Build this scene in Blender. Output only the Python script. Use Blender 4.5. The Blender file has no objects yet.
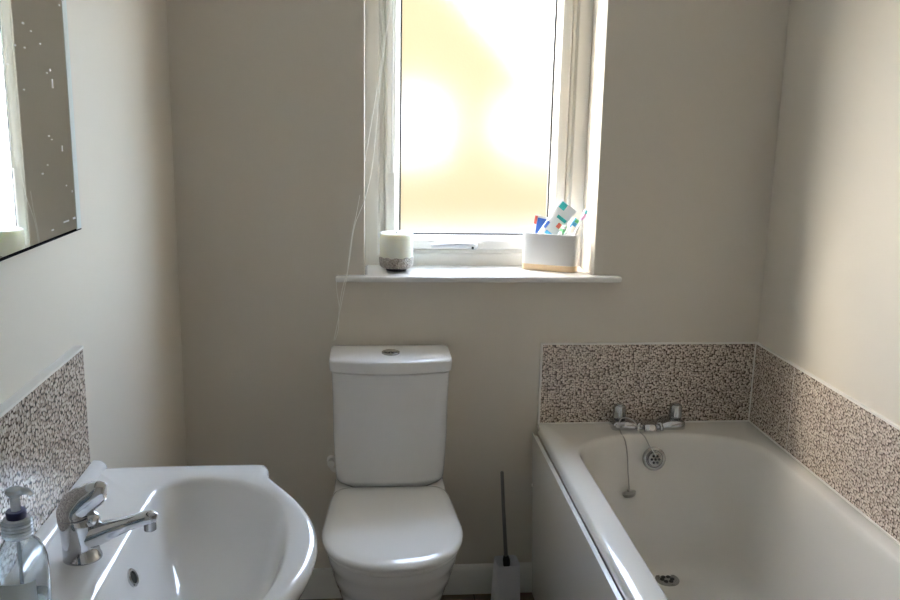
import bpy, bmesh, math, random
from mathutils import Vector, Matrix
random.seed(4)
PI = math.pi
sc = bpy.context.scene
col = sc.collection

# ------------------------------------------------------------------ objects
def tag(o, label=None, cat=None, group=None, kind=None):
    if label: o['label'] = label
    if cat: o['category'] = cat
    if group: o['group'] = group
    if kind: o['kind'] = kind
    return o

def thing(name, label, cat, loc=(0, 0, 0), rz=0.0, group=None):
    o = bpy.data.objects.new(name, None)
    o.empty_display_size = 0.05
    o.location = loc
    o.rotation_euler = (0, 0, rz)
    col.objects.link(o)
    return tag(o, label, cat, group)

def struct_empty(name, loc=(0, 0, 0)):
    o = bpy.data.objects.new(name, None)
    o.location = loc
    o.empty_display_size = 0.05
    col.objects.link(o)
    o['kind'] = 'structure'
    return o

def obj(name, bm, mat, parent=None, smooth=True, subsurf=0, bevel=0.0, segs=2, angle=40, label=None):
    bmesh.ops.recalc_face_normals(bm, faces=bm.faces)
    me = bpy.data.meshes.new(name)
    bm.to_mesh(me)
    bm.free()
    for m in (mat if isinstance(mat, (list, tuple)) else [mat]):
        me.materials.append(m)
    if smooth:
        me.polygons.foreach_set('use_smooth', [True] * len(me.polygons))
        if angle:
            try:
                me.set_sharp_from_angle(angle=math.radians(angle))
            except Exception:
                pass
    o = bpy.data.objects.new(name, me)
    col.objects.link(o)
    if parent is not None:
        o.parent = parent
    if bevel:
        b = o.modifiers.new('bevel', 'BEVEL')
        b.width = bevel
        b.segments = segs
        b.limit_method = 'ANGLE'
        b.angle_limit = math.radians(35)
    if subsurf:
        s = o.modifiers.new('sub', 'SUBSURF')
        s.levels = subsurf
        s.render_levels = subsurf
    if label:
        o['label'] = label
    return o

def struct(name, bm, mat, parent=None, **k):
    o = obj(name, bm, mat, parent, **k)
    if parent is None:
        o['kind'] = 'structure'
    return o

# ------------------------------------------------------------------ mesh helpers
def box(bm, x0, x1, y0, y1, z0, z1):
    v = [bm.verts.new(p) for p in ((x0, y0, z0), (x1, y0, z0), (x1, y1, z0), (x0, y1, z0),
                                   (x0, y0, z1), (x1, y0, z1), (x1, y1, z1), (x0, y1, z1))]
    for f in ((0, 3, 2, 1), (4, 5, 6, 7), (0, 1, 5, 4), (1, 2, 6, 5), (2, 3, 7, 6), (3, 0, 4, 7)):
        bm.faces.new([v[i] for i in f])
    return v

def B(*a):
    bm = bmesh.new()
    box(bm, *a)
    return bm

def loft(bm, rings, cap0=True, cap1=True, closed=True):
    vs = [[bm.verts.new(p) for p in r] for r in rings]
    n = len(vs[0])
    for a, b in zip(vs[:-1], vs[1:]):
        for i in range(n if closed else n - 1):
            j = (i + 1) % n
            bm.faces.new((a[i], a[j], b[j], b[i]))
    if cap0: bm.faces.new(vs[0][::-1])
    if cap1: bm.faces.new(vs[-1])
    return vs

def superell(cx, cy, a, b, z, n=48, e=2.0, e2=None, b2=None):
    """superellipse ring; b2/e2 used for the negative-y half"""
    out = []
    for i in range(n):
        t = 2 * PI * i / n
        c, s = math.cos(t), math.sin(t)
        ee = e2 if (e2 and s < 0) else e
        bb = b2 if (b2 and s < 0) else b
        out.append((cx + a * math.copysign(abs(c) ** (2 / ee), c), cy + bb * math.copysign(abs(s) ** (2 / ee), s), z))
    return out

def lathe(bm, prof, n=32, c=(0, 0, 0), cap0=True, cap1=True, M=None):
    rings = []
    for r, z in prof:
        ring = []
        for i in range(n):
            t = 2 * PI * i / n
            p = Vector((r * math.cos(t), r * math.sin(t), z))
            if M is not None: p = M @ p
            ring.append(p + Vector(c))
        rings.append(ring)
    return loft(bm, rings, cap0, cap1)

def frames(pts):
    P = [Vector(p) for p in pts]
    T = []
    for i in range(len(P)):
        a = P[max(i - 1, 0)]; b = P[min(i + 1, len(P) - 1)]
        T.append((b - a).normalized())
    up = Vector((0, 0, 1)) if abs(T[0].z) < .9 else Vector((0, 1, 0))
    N = []
    n = (up - T[0] * up.dot(T[0])).normalized()
    for t in T:
        n = (n - t * n.dot(t)).normalized()
        N.append(n)
    return P, T, N

def tube(bm, pts, r, n=12, sy=1.0, e=2.0):
    """r: radius or list; sy: scale along the binormal"""
    P, T, N = frames(pts)
    rings = []
    for i, (p, t, nn) in enumerate(zip(P, T, N)):
        b = t.cross(nn)
        rr = r[i] if isinstance(r, (list, tuple)) else r
        ss = sy[i] if isinstance(sy, (list, tuple)) else sy
        ring = []
        for k in range(n):
            a = 2 * PI * k / n
            c, s = math.cos(a), math.sin(a)
            c = math.copysign(abs(c) ** (2 / e), c); s = math.copysign(abs(s) ** (2 / e), s)
            ring.append(p + nn * c * rr + b * s * rr * ss)
        rings.append(ring)
    return loft(bm, rings)

def spline(pts, per=8):
    P = [Vector(p) for p in pts]
    out = []
    for i in range(len(P) - 1):
        p0 = P[max(i - 1, 0)]; p1 = P[i]; p2 = P[i + 1]; p3 = P[min(i + 2, len(P) - 1)]
        for k in range(per):
            t = k / per
            out.append(0.5 * ((2 * p1) + (-p0 + p2) * t + (2 * p0 - 5 * p1 + 4 * p2 - p3) * t * t + (-p0 + 3 * p1 - 3 * p2 + p3) * t ** 3))
    out.append(P[-1])
    return out

def rect_loft(bm, x0, x1, z0, z1, prof, close=True):
    """picture-frame loft in the x-z plane: prof = (inset, y)"""
    rings = [[(x0 + i, y, z0 + i), (x1 - i, y, z0 + i), (x1 - i, y, z1 - i), (x0 + i, y, z1 - i)] for i, y in prof]
    vs = loft(bm, rings, False, False)
    if close:
        a, b = vs[-1], vs[0]
        for i in range(4):
            j = (i + 1) % 4
            bm.faces.new((a[i], a[j], b[j], b[i]))

# ------------------------------------------------------------------ materials
def mat(name, base=(.8, .8, .8), rough=.5, metal=0.0, coat=0.0, ior=1.5, trans=0.0, bump=None, sss=0.0, var=0.0, varscale=6.0):
    m = bpy.data.materials.new(name)
    m.use_nodes = True
    nt = m.node_tree
    p = nt.nodes['Principled BSDF']
    p.inputs['Base Color'].default_value = (*base, 1)
    p.inputs['Roughness'].default_value = rough
    p.inputs['Metallic'].default_value = metal
    p.inputs['IOR'].default_value = ior
    p.inputs['Coat Weight'].default_value = coat
    p.inputs['Coat Roughness'].default_value = .04
    p.inputs['Transmission Weight'].default_value = trans
    if sss:
        p.inputs['Subsurface Weight'].default_value = sss
        p.inputs['Subsurface Radius'].default_value = (.02, .017, .012)
        p.inputs['Subsurface Scale'].default_value = 1.0
    tc = nt.nodes.new('ShaderNodeTexCoord')
    if var:
        nz = nt.nodes.new('ShaderNodeTexNoise')
        nz.inputs['Scale'].default_value = varscale
        nz.inputs['Detail'].default_value = 4
        nt.links.new(tc.outputs['Object'], nz.inputs['Vector'])
        mx = nt.nodes.new('ShaderNodeMix'); mx.data_type = 'RGBA'
        mx.inputs[6].default_value = (*[c * (1 - var) for c in base], 1)
        mx.inputs[7].default_value = (*[min(1, c * (1 + var)) for c in base], 1)
        nt.links.new(nz.outputs['Fac'], mx.inputs[0])
        nt.links.new(mx.outputs[2], p.inputs['Base Color'])
    if bump:
        nz = nt.nodes.new('ShaderNodeTexNoise')
        nz.inputs['Scale'].default_value = bump[0]
        nz.inputs['Detail'].default_value = 3
        nt.links.new(tc.outputs['Object'], nz.inputs['Vector'])
        b = nt.nodes.new('ShaderNodeBump')
        b.inputs['Strength'].default_value = bump[1]
        b.inputs['Distance'].default_value = bump[2]
        nt.links.new(nz.outputs['Fac'], b.inputs['Height'])
        nt.links.new(b.outputs['Normal'], p.inputs['Normal'])
    return m

def mosaic(name):
    m = bpy.data.materials.new(name); m.use_nodes = True
    nt = m.node_tree; N = nt.nodes; L = nt.links
    p = N['Principled BSDF']
    p.inputs['Roughness'].default_value = .22
    tc = N.new('ShaderNodeTexCoord'); sx = N.new('ShaderNodeSeparateXYZ'); ad = N.new('ShaderNodeMath'); ad.operation = 'ADD'
    L.new(tc.outputs['Object'], sx.inputs[0]); L.new(sx.outputs[0], ad.inputs[0]); L.new(sx.outputs[1], ad.inputs[1])
    cb = N.new('ShaderNodeCombineXYZ'); L.new(ad.outputs[0], cb.inputs[0]); L.new(sx.outputs[2], cb.inputs[1])
    def vor(feature):
        v = N.new('ShaderNodeTexVoronoi'); v.voronoi_dimensions = '2D'; v.feature = feature
        v.inputs['Scale'].default_value = 160; v.inputs['Randomness'].default_value = .9
        L.new(cb.outputs[0], v.inputs['Vector']); return v
    vc = vor('F1')
    hs = N.new('ShaderNodeSeparateColor'); L.new(vc.outputs['Color'], hs.inputs[0])
    r1 = N.new('ShaderNodeValToRGB')
    e = r1.color_ramp.elements
    e[0].position = 0; e[0].color = (.36, .29, .24, 1)
    e[1].position = 1; e[1].color = (.80, .72, .63, 1)
    x = e.new(.35); x.color = (.56, .475, .41, 1)
    L.new(hs.outputs[0], r1.inputs[0])
    r2 = N.new('ShaderNodeValToRGB')
    r2.color_ramp.elements[0].position = .38; r2.color_ramp.elements[0].color = (1, 1, 1, 1)
    r2.color_ramp.elements[1].position = .66; r2.color_ramp.elements[1].color = (0, 0, 0, 1)
    L.new(vc.outputs['Distance'], r2.inputs[0])
    mx = N.new('ShaderNodeMix'); mx.data_type = 'RGBA'
    mx.inputs[6].default_value = (.085, .06, .046, 1)
    L.new(r2.outputs[0], mx.inputs[0]); L.new(r1.outputs[0], mx.inputs[7])
    L.new(mx.outputs[2], p.inputs['Base Color'])
    b = N.new('ShaderNodeBump'); b.inputs['Strength'].default_value = .12; b.inputs['Distance'].default_value = .001
    L.new(r2.outputs[0], b.inputs['Height']); L.new(b.outputs['Normal'], p.inputs['Normal'])
    return m

def planks(name):
    m = bpy.data.materials.new(name); m.use_nodes = True
    nt = m.node_tree; N = nt.nodes; L = nt.links
    p = N['Principled BSDF']; p.inputs['Roughness'].default_value = .4
    tc = N.new('ShaderNodeTexCoord')
    br = N.new('ShaderNodeTexBrick')
    br.inputs['Scale'].default_value = 1.0
    br.inputs['Brick Width'].default_value = .9; br.inputs['Row Height'].default_value = .12
    br.inputs['Mortar Size'].default_value = .0015
    br.inputs['Color1'].default_value = (.30, .215, .14, 1); br.inputs['Color2'].default_value = (.24, .17, .11, 1)
    br.inputs['Mortar'].default_value = (.05, .035, .025, 1)
    L.new(tc.outputs['Object'], br.inputs['Vector'])
    mp = N.new('ShaderNodeMapping'); mp.inputs['Scale'].default_value = (3, 45, 3)
    L.new(tc.outputs['Object'], mp.inputs['Vector'])
    nz = N.new('ShaderNodeTexNoise'); nz.inputs['Scale'].default_value = 1.5; nz.inputs['Detail'].default_value = 6
    L.new(mp.outputs[0], nz.inputs['Vector'])
    mx = N.new('ShaderNodeMix'); mx.data_type = 'RGBA'; mx.blend_type = 'MULTIPLY'; mx.inputs[0].default_value = .6
    L.new(br.outputs[0], mx.inputs[6]); L.new(nz.outputs['Color'], mx.inputs[7])
    L.new(mx.outputs[2], p.inputs['Base Color'])
    return m

def frosted(name):
    """obscured window glass: rough refraction with a rippled surface, partly clear"""
    m = bpy.data.materials.new(name); m.use_nodes = True
    nt = m.node_tree; N = nt.nodes; L = nt.links
    N.remove(N['Principled BSDF'])
    out = N['Material Output']
    tc = N.new('ShaderNodeTexCoord')
    nz = N.new('ShaderNodeTexNoise'); nz.inputs['Scale'].default_value = 130; nz.inputs['Detail'].default_value = 2
    L.new(tc.outputs['Object'], nz.inputs['Vector'])
    b = N.new('ShaderNodeBump'); b.inputs['Strength'].default_value = .22; b.inputs['Distance'].default_value = .002
    L.new(nz.outputs['Fac'], b.inputs['Height'])
    rf = N.new('ShaderNodeBsdfRefraction'); rf.inputs['IOR'].default_value = 1.2; rf.distribution = 'BECKMANN'; rf.inputs['Roughness'].default_value = .37
    rf.inputs['Color'].default_value = (.98, .98, .97, 1)
    L.new(b.outputs[0], rf.inputs['Normal'])
    tr = N.new('ShaderNodeBsdfTransparent'); tr.inputs['Color'].default_value = (.98, .98, .97, 1)
    mx = N.new('ShaderNodeMixShader'); mx.inputs[0].default_value = 1 - T_PANE
    L.new(tr.outputs[0], mx.inputs[1]); L.new(rf.outputs[0], mx.inputs[2])
    L.new(mx.outputs[0], out.inputs['Surface'])
    return m

def brick_mat(name):
    m = bpy.data.materials.new(name); m.use_nodes = True
    nt = m.node_tree; N = nt.nodes; L = nt.links
    p = N['Principled BSDF']; p.inputs['Roughness'].default_value = .9
    tc = N.new('ShaderNodeTexCoord'); sx = N.new('ShaderNodeSeparateXYZ'); cb = N.new('ShaderNodeCombineXYZ')
    ad = N.new('ShaderNodeMath'); ad.operation = 'ADD'
    L.new(tc.outputs['Object'], sx.inputs[0]); L.new(sx.outputs[0], ad.inputs[0]); L.new(sx.outputs[1], ad.inputs[1])
    L.new(ad.outputs[0], cb.inputs[0]); L.new(sx.outputs[2], cb.inputs[1])
    br = N.new('ShaderNodeTexBrick'); br.inputs['Scale'].default_value = 1
    br.inputs['Brick Width'].default_value = .225; br.inputs['Row Height'].default_value = .075; br.inputs['Mortar Size'].default_value = .01
    br.inputs['Color1'].default_value = (*BRICK, 1); br.inputs['Color2'].default_value = (BRICK[0] * .93, BRICK[1] * .9, BRICK[2] * .85, 1)
    br.inputs['Mortar'].default_value = (BRICK[0] * .9, BRICK[1] * .93, BRICK[2], 1)
    L.new(cb.outputs[0], br.inputs['Vector']); L.new(br.outputs[0], p.inputs['Base Color'])
    return m

T_PANE = .28
BRICK = (.082, .054, .0195)
M = {}
M['paint'] = mat('wall_paint', (.68, .63, .55), .62, bump=(260, .08, .002))
M['ceiling'] = mat('ceiling_paint', (.82, .80, .76), .8)
M['gloss'] = mat('white_gloss_paint', (.80, .785, .745), .3)
M['sill'] = mat('sill_gloss', (.82, .81, .78), .22, coat=.3)
M['upvc'] = mat('white_upvc', (.86, .835, .77), .28)
M['gasket'] = mat('black_gasket', (.05, .05, .05), .6)
M['ceramic'] = mat('white_ceramic', (.86, .86, .86), .09, coat=.4)
M['acrylic'] = mat('white_acrylic', (.735, .715, .67), .12, coat=.3)
M['seatplastic'] = mat('seat_plastic', (.90, .90, .89), .14, coat=.3)
M['panel'] = mat('panel_gloss', (.80, .79, .755), .1)
M['chrome'] = mat('chrome', (.60, .61, .64), .08, metal=1)
M['chrome_dull'] = mat('brushed_chrome', (.42, .42, .42), .24, metal=1)
M['dark'] = mat('dark_hole', (.012, .012, .012), .6)
M['mosaic'] = mosaic('pebble_mosaic_tile')
M['trim'] = mat('pale_tile_trim', (.78, .76, .72), .35)
M['floor'] = planks('wood_effect_floor')
M['mirror'] = mat('silvered_mirror', (.88, .90, .88), .012, metal=1)
M['glassedge'] = mat('pale_glass_edge', (.82, .90, .90), .15)
M['black'] = mat('black_backing', (.02, .02, .025), .5)
M['fleck'] = mat('white_fleck', (.9, .9, .9), .6)
M['wax'] = mat('ivory_wax', (.82, .83, .73), .45, sss=.6)
M['silver'] = mat('silver_mosaic_band', (.42, .38, .33), .3, metal=.6, bump=(190, 1.0, .01), var=.75, varscale=150)
M['holderwhite'] = mat('matt_white_plastic', (.74, .74, .78), .4)
M['stick'] = mat('dark_grey_handle', (.22, .21, .20), .45)
M['bristle'] = mat('brush_bristle', (.6, .6, .6), .9)
M['caddy'] = mat('white_caddy_shell', (.68, .67, .65), .35)
M['bamboo'] = mat('pale_bamboo', (.72, .54, .34), .5, var=.12, varscale=40)
M['tubewhite'] = mat('white_tube', (.86, .88, .90), .3)
M['teal'] = mat('teal_print', (.05, .50, .50), .4)
M['blue'] = mat('blue_plastic', (.06, .16, .55), .3)
M['lightblue'] = mat('light_blue_plastic', (.08, .42, .75), .35)
M['green'] = mat('green_bristle', (.15, .55, .25), .6)
M['red'] = mat('red_print', (.75, .16, .12), .4)
M['pink'] = mat('pink_plastic', (.72, .40, .62), .35)
M['cyan'] = mat('cyan_bristle', (.25, .72, .80), .6)
M['greyplastic'] = mat('pale_grey_plastic', (.62, .60, .60), .35)
M['darkgreen'] = mat('dark_green_cap', (.03, .12, .10), .4)
M['cord'] = mat('cream_cord', (.86, .85, .80), .6)
M['clear'] = mat('clear_plastic', (.90, .94, .96), .05, trans=1.0, ior=1.45)
M['cloudy'] = mat('cloudy_plastic', (.85, .90, .93), .18, trans=.65, ior=1.45)
M['soap'] = mat('clear_soap', (.80, .88, .92), .05, trans=.9, ior=1.36)
M['navy'] = mat('navy_collar', (.02, .025, .11), .35)
M['paleblue'] = mat('pale_label', (.62, .72, .80), .45)
M['pane'] = frosted('obscured_glass')
M['chain'] = mat('ball_chain', (.42, .41, .39), .3, metal=1)
M['brick'] = brick_mat('buff_brick')
M['roof'] = mat('slate_roof', (.22, .20, .19), .8)
M['ground'] = mat('paving', (.42, .40, .36), .9, var=.2, varscale=1)
M['housepane'] = mat('net_curtained_glass', (.15, .15, .16), .4)
M['valve'] = mat('white_valve', (.80, .78, .74), .4)

# ------------------------------------------------------------------ room
W = 1.7906
YF = -3.15          # wall behind the camera
ZC = 2.40
XL, XR, ZB, ZT = 0.547, 1.245, 1.042, 2.12    # window opening
struct('floor', B(-.12, W + .12, YF - .1, .28, -.1, 0), M['floor'], smooth=False)
struct('ceiling', B(-.12, W + .12, YF - .1, .28, ZC, ZC + .1), M['ceiling'], smooth=False)
struct('wall_left', B(-.12, 0, YF - .1, .28, 0, ZC), M['paint'], smooth=False)
struct('wall_right', B(W, W + .12, YF - .1, .28, 0, ZC), M['paint'], smooth=False)
bm = bmesh.new()
def wring(i, y, o=None):
    return [(XL - i, y, ZB - i), (XR + i, y, ZB - i), (XR + i, y, ZT + i), (XL - i, y, ZT + i)]
outer = lambda y: [(0, y, 0), (W, y, 0), (W, y, ZC), (0, y, ZC)]
loft(bm, [outer(.28), outer(0), wring(.007, 0), wring(.0035, .0009), wring(.0009, .0035), wring(0, .007), wring(0, .28), outer(.28)], False, False)
bmesh.ops.remove_doubles(bm, verts=bm.verts, dist=1e-5)
struct('wall_back', bm, M['paint'], angle=50)
# wall behind the camera, with its door
bm = bmesh.new()
DX0, DX1, DZ = .30, 1.12, 2.0
box(bm, 0, DX0, YF - .1, YF, 0, ZC); box(bm, DX1, W, YF - .1, YF, 0, ZC); box(bm, DX0, DX1, YF - .1, YF, DZ, ZC)
struct('wall_front', bm, M['paint'], smooth=False)
dr = struct_empty('door_1', (DX0, YF, 0))
def dpart(name, bm, m, **k):
    for v in bm.verts: v.co -= Vector(dr.location)
    return obj(name, bm, m, dr, **k)
dpart('door_leaf', B(DX0 + .004, DX1 - .004, YF - .06, YF - .02, .006, DZ - .004), M['gloss'], smooth=False, bevel=.002)
bm = bmesh.new()
for x in (DX0 - .06, DX1):
    box(bm, x, x + .06, YF, YF + .016, 0, DZ + .06)
box(bm, DX0, DX1, YF, YF + .016, DZ, DZ + .06)
dpart('door_architrave', bm, M['gloss'], smooth=False)
bm = bmesh.new()
tube(bm, [(DX1 - .06, YF - .02, 1.0), (DX1 - .06, YF + .035, 1.0), (DX1 - .075, YF + .04, 1.0), (DX1 - .17, YF + .04, 1.0)], .009, 12)
dpart('door_handle', bm, M['chrome'])

# skirting
def skirt(name, pts):
    prof = [(0, 0), (.016, 0), (.016, .082), (.012, .092), (.008, .098), (.004, .1), (0, .1)]
    bm = bmesh.new()
    loft(bm, [[p(d, z) for d, z in prof] for p in pts])
    struct(name, bm, M['gloss'], angle=25)
skirt('baseboard_back', [lambda d, z: (.0 + .0, -d, z), lambda d, z: (1.100, -d, z)])
skirt('baseboard_left', [lambda d, z: (d, -.016, z), lambda d, z: (d, YF, z)])

# ------------------------------------------------------------------ window
win = struct_empty('window_1', ((XL + XR) / 2, .19, ZB))
def wpart(name, bm, m, **k):
    for v in bm.verts: v.co -= Vector(win.location)
    return obj(name, bm, m, win, **k)
FY = .168
bm = bmesh.new()
rect_loft(bm, XL, XR, 1.05, ZT, [(0, FY), (.040, FY), (.044, FY + .004), (.046, FY + .012), (.056, FY + .012), (.058, FY + .043), (.078, FY + .043), (.078, FY + .07), (0, FY + .07)])
wpart('window_frame', bm, M['upvc'], bevel=.0015, angle=30)
CX0, CX1, CZ0, CZ1 = XL + .064, XR - .064, 1.05 + .060, ZT - .064
bm = bmesh.new()
rect_loft(bm, CX0, CX1, CZ0, CZ1, [(0, FY + .041), (0, FY - .004), (.004, FY - .008), (.026, FY - .008), (.031, FY - .004), (.036, FY + .010), (.046, FY + .026), (.046, FY + .041)])
wpart('casement', bm, M['upvc'], bevel=.0015, angle=30)
bm = bmesh.new()
rect_loft(bm, CX0 + .0435, CX1 - .0435, CZ0 + .0435, CZ1 - .0435, [(0, FY + .022), (.0055, FY + .025), (.0055, FY + .034), (0, FY + .034)])
wpart('glazing_gasket', bm, M['gasket'], angle=20)
GX0, GX1, GZ0, GZ1 = CX0 + .042, CX1 - .042, CZ0 + .042, CZ1 - .042
wpart('frosted_pane', B(GX0, GX1, FY + .029, FY + .034, GZ0, GZ1), M['pane'], smooth=False)
# handle on the bottom rail of the casement
hy, hz = FY - .008, CZ0 + .0135
bm = bmesh.new()
loft(bm, [superell(0, 0, .030 - d, .011 - d, z, 32, 3) for d, z in ((0, 0), (0, .006), (.002, .008))])
for v in bm.verts: v.co = Vector((.895 + v.co.x, hy - v.co.z, hz + v.co.y))
hb = wpart('handle_plate', bm, M['upvc'])
bm = bmesh.new()
pts = spline([(.892, hy - .006, hz), (.892, hy - .020, hz + .001), (.880, hy - .030, hz + .004), (.84, hy - .032, hz + .006), (.795, hy - .030, hz + .005), (.755, hy - .028, hz + .002)], 6)
n = len(pts)
tube(bm, pts, [.0135 - .008 * (i / (n - 1)) for i in range(n)], 14)
hd = wpart('window_handle', bm, mat('handle_white', (.66, .66, .66), .25))
bm = bmesh.new()
lathe(bm, [(.004, 0), (.004, .004)], 16)
for v in bm.verts: v.co = Vector((.885 + v.co.x, hy - .037 - v.co.z, hz + v.co.y - .002))
wpart('handle_lock', bm, M['dark'])

# sill board
bm = bmesh.new()
out = [(.459, -.036), (1.328, -.036), (1.328, 0.0), (XR - .001, 0.0), (XR - .001, FY + .02), (XL + .001, FY + .02), (XL + .001, 0.0), (.459, 0.0)]
loft(bm, [[(x, y, 1.0395) for x, y in out], [(x, y, 1.058) for x, y in out]])
struct('trim_1', bm, M['sill'], bevel=.007, segs=4, angle=30)
SILL = 1.058

# ------------------------------------------------------------------ outside
bm = B(-60, 60, .5, 120, -3.2, -3.0)
struct('ground', bm, M['ground'], smooth=False)
hs = thing('house', 'buff brick gabled house across the way, blurred through the frosted window', 'house', (4, 25, -3))
def hpart(name, bm, m, parent=hs, **k):
    for v in bm.verts: v.co -= Vector(hs.location)
    return obj(name, bm, m, parent, **k)
# gable end facing the bathroom: apex above the left of the pane, right roof slope falling through the top right corner
HX0, HX1, HA, HE, HP = -7.4, 9.0, .8, .5, 9.4
bm = bmesh.new()
pr = [(HX0, -3), (HX1, -3), (HX1, HE), (HA, HP), (HX0, HE)]
loft(bm, [[(x, 25, z) for x, z in pr], [(x, 33, z) for x, z in pr]])
hwall = hpart('wall', bm, M['brick'], smooth=False)
bm = bmesh.new()
pr = [(HX0 - .3, HE - .25), (HX0 - .3, HE), (HA, HP + .22), (HX1 + .3, HE), (HX1 + .3, HE - .25), (HA, HP)]
loft(bm, [[(x, 24.8, z) for x, z in pr], [(x, 33.2, z) for x, z in pr]])
hpart('roof', bm, M['roof'], smooth=False)
for i, x in enumerate((1.35, 5.25)):
    bm = bmesh.new()
    rect_loft(bm, x, x + 1.15, .5, 1.75, [(0, 24.95), (0, 24.9), (.09, 24.9), (.09, 24.97)], close=True)
    wf = hpart('house_window', bm, M['upvc'], smooth=False)
    bm = B(x + .08, x + 1.07, 24.93, 24.97, .58, 1.67)
    for v in bm.verts: v.co -= Vector(hs.location)
    pn = obj('house_pane', bm, M['housepane'], wf, smooth=False)

# ------------------------------------------------------------------ tile splashbacks
def tile_panel(name, label, bxs, trims, cat='tiles'):
    t = thing(name, label, cat, bxs[0][1])
    for nm, a, m in [('mosaic_tile', b[0], M['mosaic']) for b in bxs] + [(n_, a_, M['trim']) for n_, a_ in trims]:
        bm = B(*a)
        for v in bm.verts: v.co -= Vector(t.location)
        obj(nm, bm, m, t, smooth=False)
    return t
BX0 = W - .70       # outer edge of the bath
ZR, ZTT = .5804, .8438
# behind the taps
tile_panel('tile_splashback', 'brown pebble mosaic splashback on the back wall behind the bath taps',
           [((BX0 + .006, 1.4405, -.008, 0, ZR + .004, ZTT - .005), (BX0 + .35, 0, ZR)), ((1.4415, W - .011, -.008, 0, ZR + .004, ZTT - .005), 0)],
           [('tile_trim', (BX0, W - .009, -.0095, 0, ZTT - .005, ZTT)), ('tile_trim', (BX0, BX0 + .006, -.0095, 0, ZR, ZTT - .005)),
            ('sealant', (BX0, W - .009, -.012, 0, ZR - .001, ZR + .004))])
ys = [-.0095, -.268, -.918, -1.568, -1.7]
bx = []
for a, b in zip(ys[:-1], ys[1:]):
    bx.append(((W - .008, W, b + .0015, a - .0015, ZR + .004, ZTT - .005), (W, a, ZR)))
tr = [('tile_trim', (W - .0095, W, -1.7, -.0, ZTT - .005, ZTT)), ('sealant', (W - .012, W, -1.7, 0, ZR - .001, ZR + .004)),
      ('corner_grout', (W - .0115, W - .008, -.0095, -.006, ZR + .004, ZTT - .005))]
for y in ys[1:-1]:
    tr.append(('grout_line', (W - .0076, W, y - .0015, y + .0015, ZR + .004, ZTT - .005)))
tile_panel('tile_splashback', 'brown pebble mosaic splashback running along the right wall above the bath edge', bx, tr)
# above the basin
tile_panel('tile_splashback', 'grey brown pebble mosaic splashback with pale top edge above the basin',
           [((0, .015, -1.62, -.945, .848, 1.087), (.0, -1.28, .85))],
           [('tile_trim', (0, .0165, -1.62, -.944, 1.087, 1.0925))])

# ------------------------------------------------------------------ bath
bath = thing('bathtub', 'white acrylic bathtub with glossy side panel along the right wall', 'bath', (1.44, -.85, 0))
bcx = 1.44
def outline(xl, xr, yt, yb, rt, rb, z, e=2.4, n=96):
    """rounded oblong; tap end y=yt with end depth rt, near end y=yb with end depth rb"""
    cx = (xl + xr) / 2; a = (xr - xl) / 2
    pts = []
    q = n // 4
    def arc(y0, b, t0, t1, k):
        for i in range(k):
            t = t0 + (t1 - t0) * i / k
            c, s = math.cos(t), math.sin(t)
            pts.append((cx + a * math.copysign(abs(c) ** (2 / e), c), y0 + b * math.copysign(abs(s) ** (2 / e), s), z))
    k = n // 2 - 8
    arc(yt - rt, rt, 0, PI, k)
    for i in range(8):
        f = i / 8
        pts.append((xl, (yt - rt) + f * ((yb + rb) - (yt - rt)), z))
    arc(yb + rb, rb, PI, 2 * PI, k)
    for i in range(8):
        f = i / 8
        pts.append((xr, (yb + rb) + f * ((yt - rt) - (yb + rb)), z))
    return pts
def rectring(ins, z, x0=BX0, x1=W - .0005, y0=-1.7, y1=-.0005, n=96, r=.012):
    ref = outline(1.172, 1.736, -.085, -1.6, .19, .25, z, n=n)
    X0, X1, Y0, Y1 = x0 + ins, x1 - (ins if ins > 0 else 0), y0 + ins, y1
    cx, cy = (X0 + X1) / 2, (Y0 + Y1) / 2
    out = []
    m = len(ref)
    # march round the rectangle by matching directions, then snap the four corners
    for (x, y, _) in ref:
        dx, dy = x - bcx, y - cy
        # expand to the rectangle: nearest side scaling in a stretched frame
        sx = (dx / ((X1 - X0) / 2)); sy = (dy / ((Y1 - Y0) / 2))
        s = max(abs(sx), abs(sy)) or 1
        out.append([cx + sx / s * (X1 - X0) / 2, cy + sy / s * (Y1 - Y0) / 2, z])
    for c in ((X0, Y0), (X1, Y0), (X1, Y1), (X0, Y1)):
        i = min(range(m), key=lambda k: (out[k][0] - c[0]) ** 2 + (out[k][1] - c[1]) ** 2)
        out[i][0], out[i][1] = c
    return [tuple(p) for p in out]
bm = bmesh.new()
rings = [rectring(.012, ZR - .034), rectring(.001, ZR - .033), rectring(0, ZR - .012), rectring(.0025, ZR - .0045), rectring(.008, ZR)]
# rim flat to inner lip
I = [(1.158, 1.741, -.098, -1.610, .19, .25, ZR), (1.1625, 1.737, -.104, -1.606, .19, .25, ZR - .002), (1.1665, 1.733, -.109, -1.60, .19, .25, ZR - .008), (1.170, 1.7295, -.114, -1.595, .19, .25, ZR - .022)]
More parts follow.
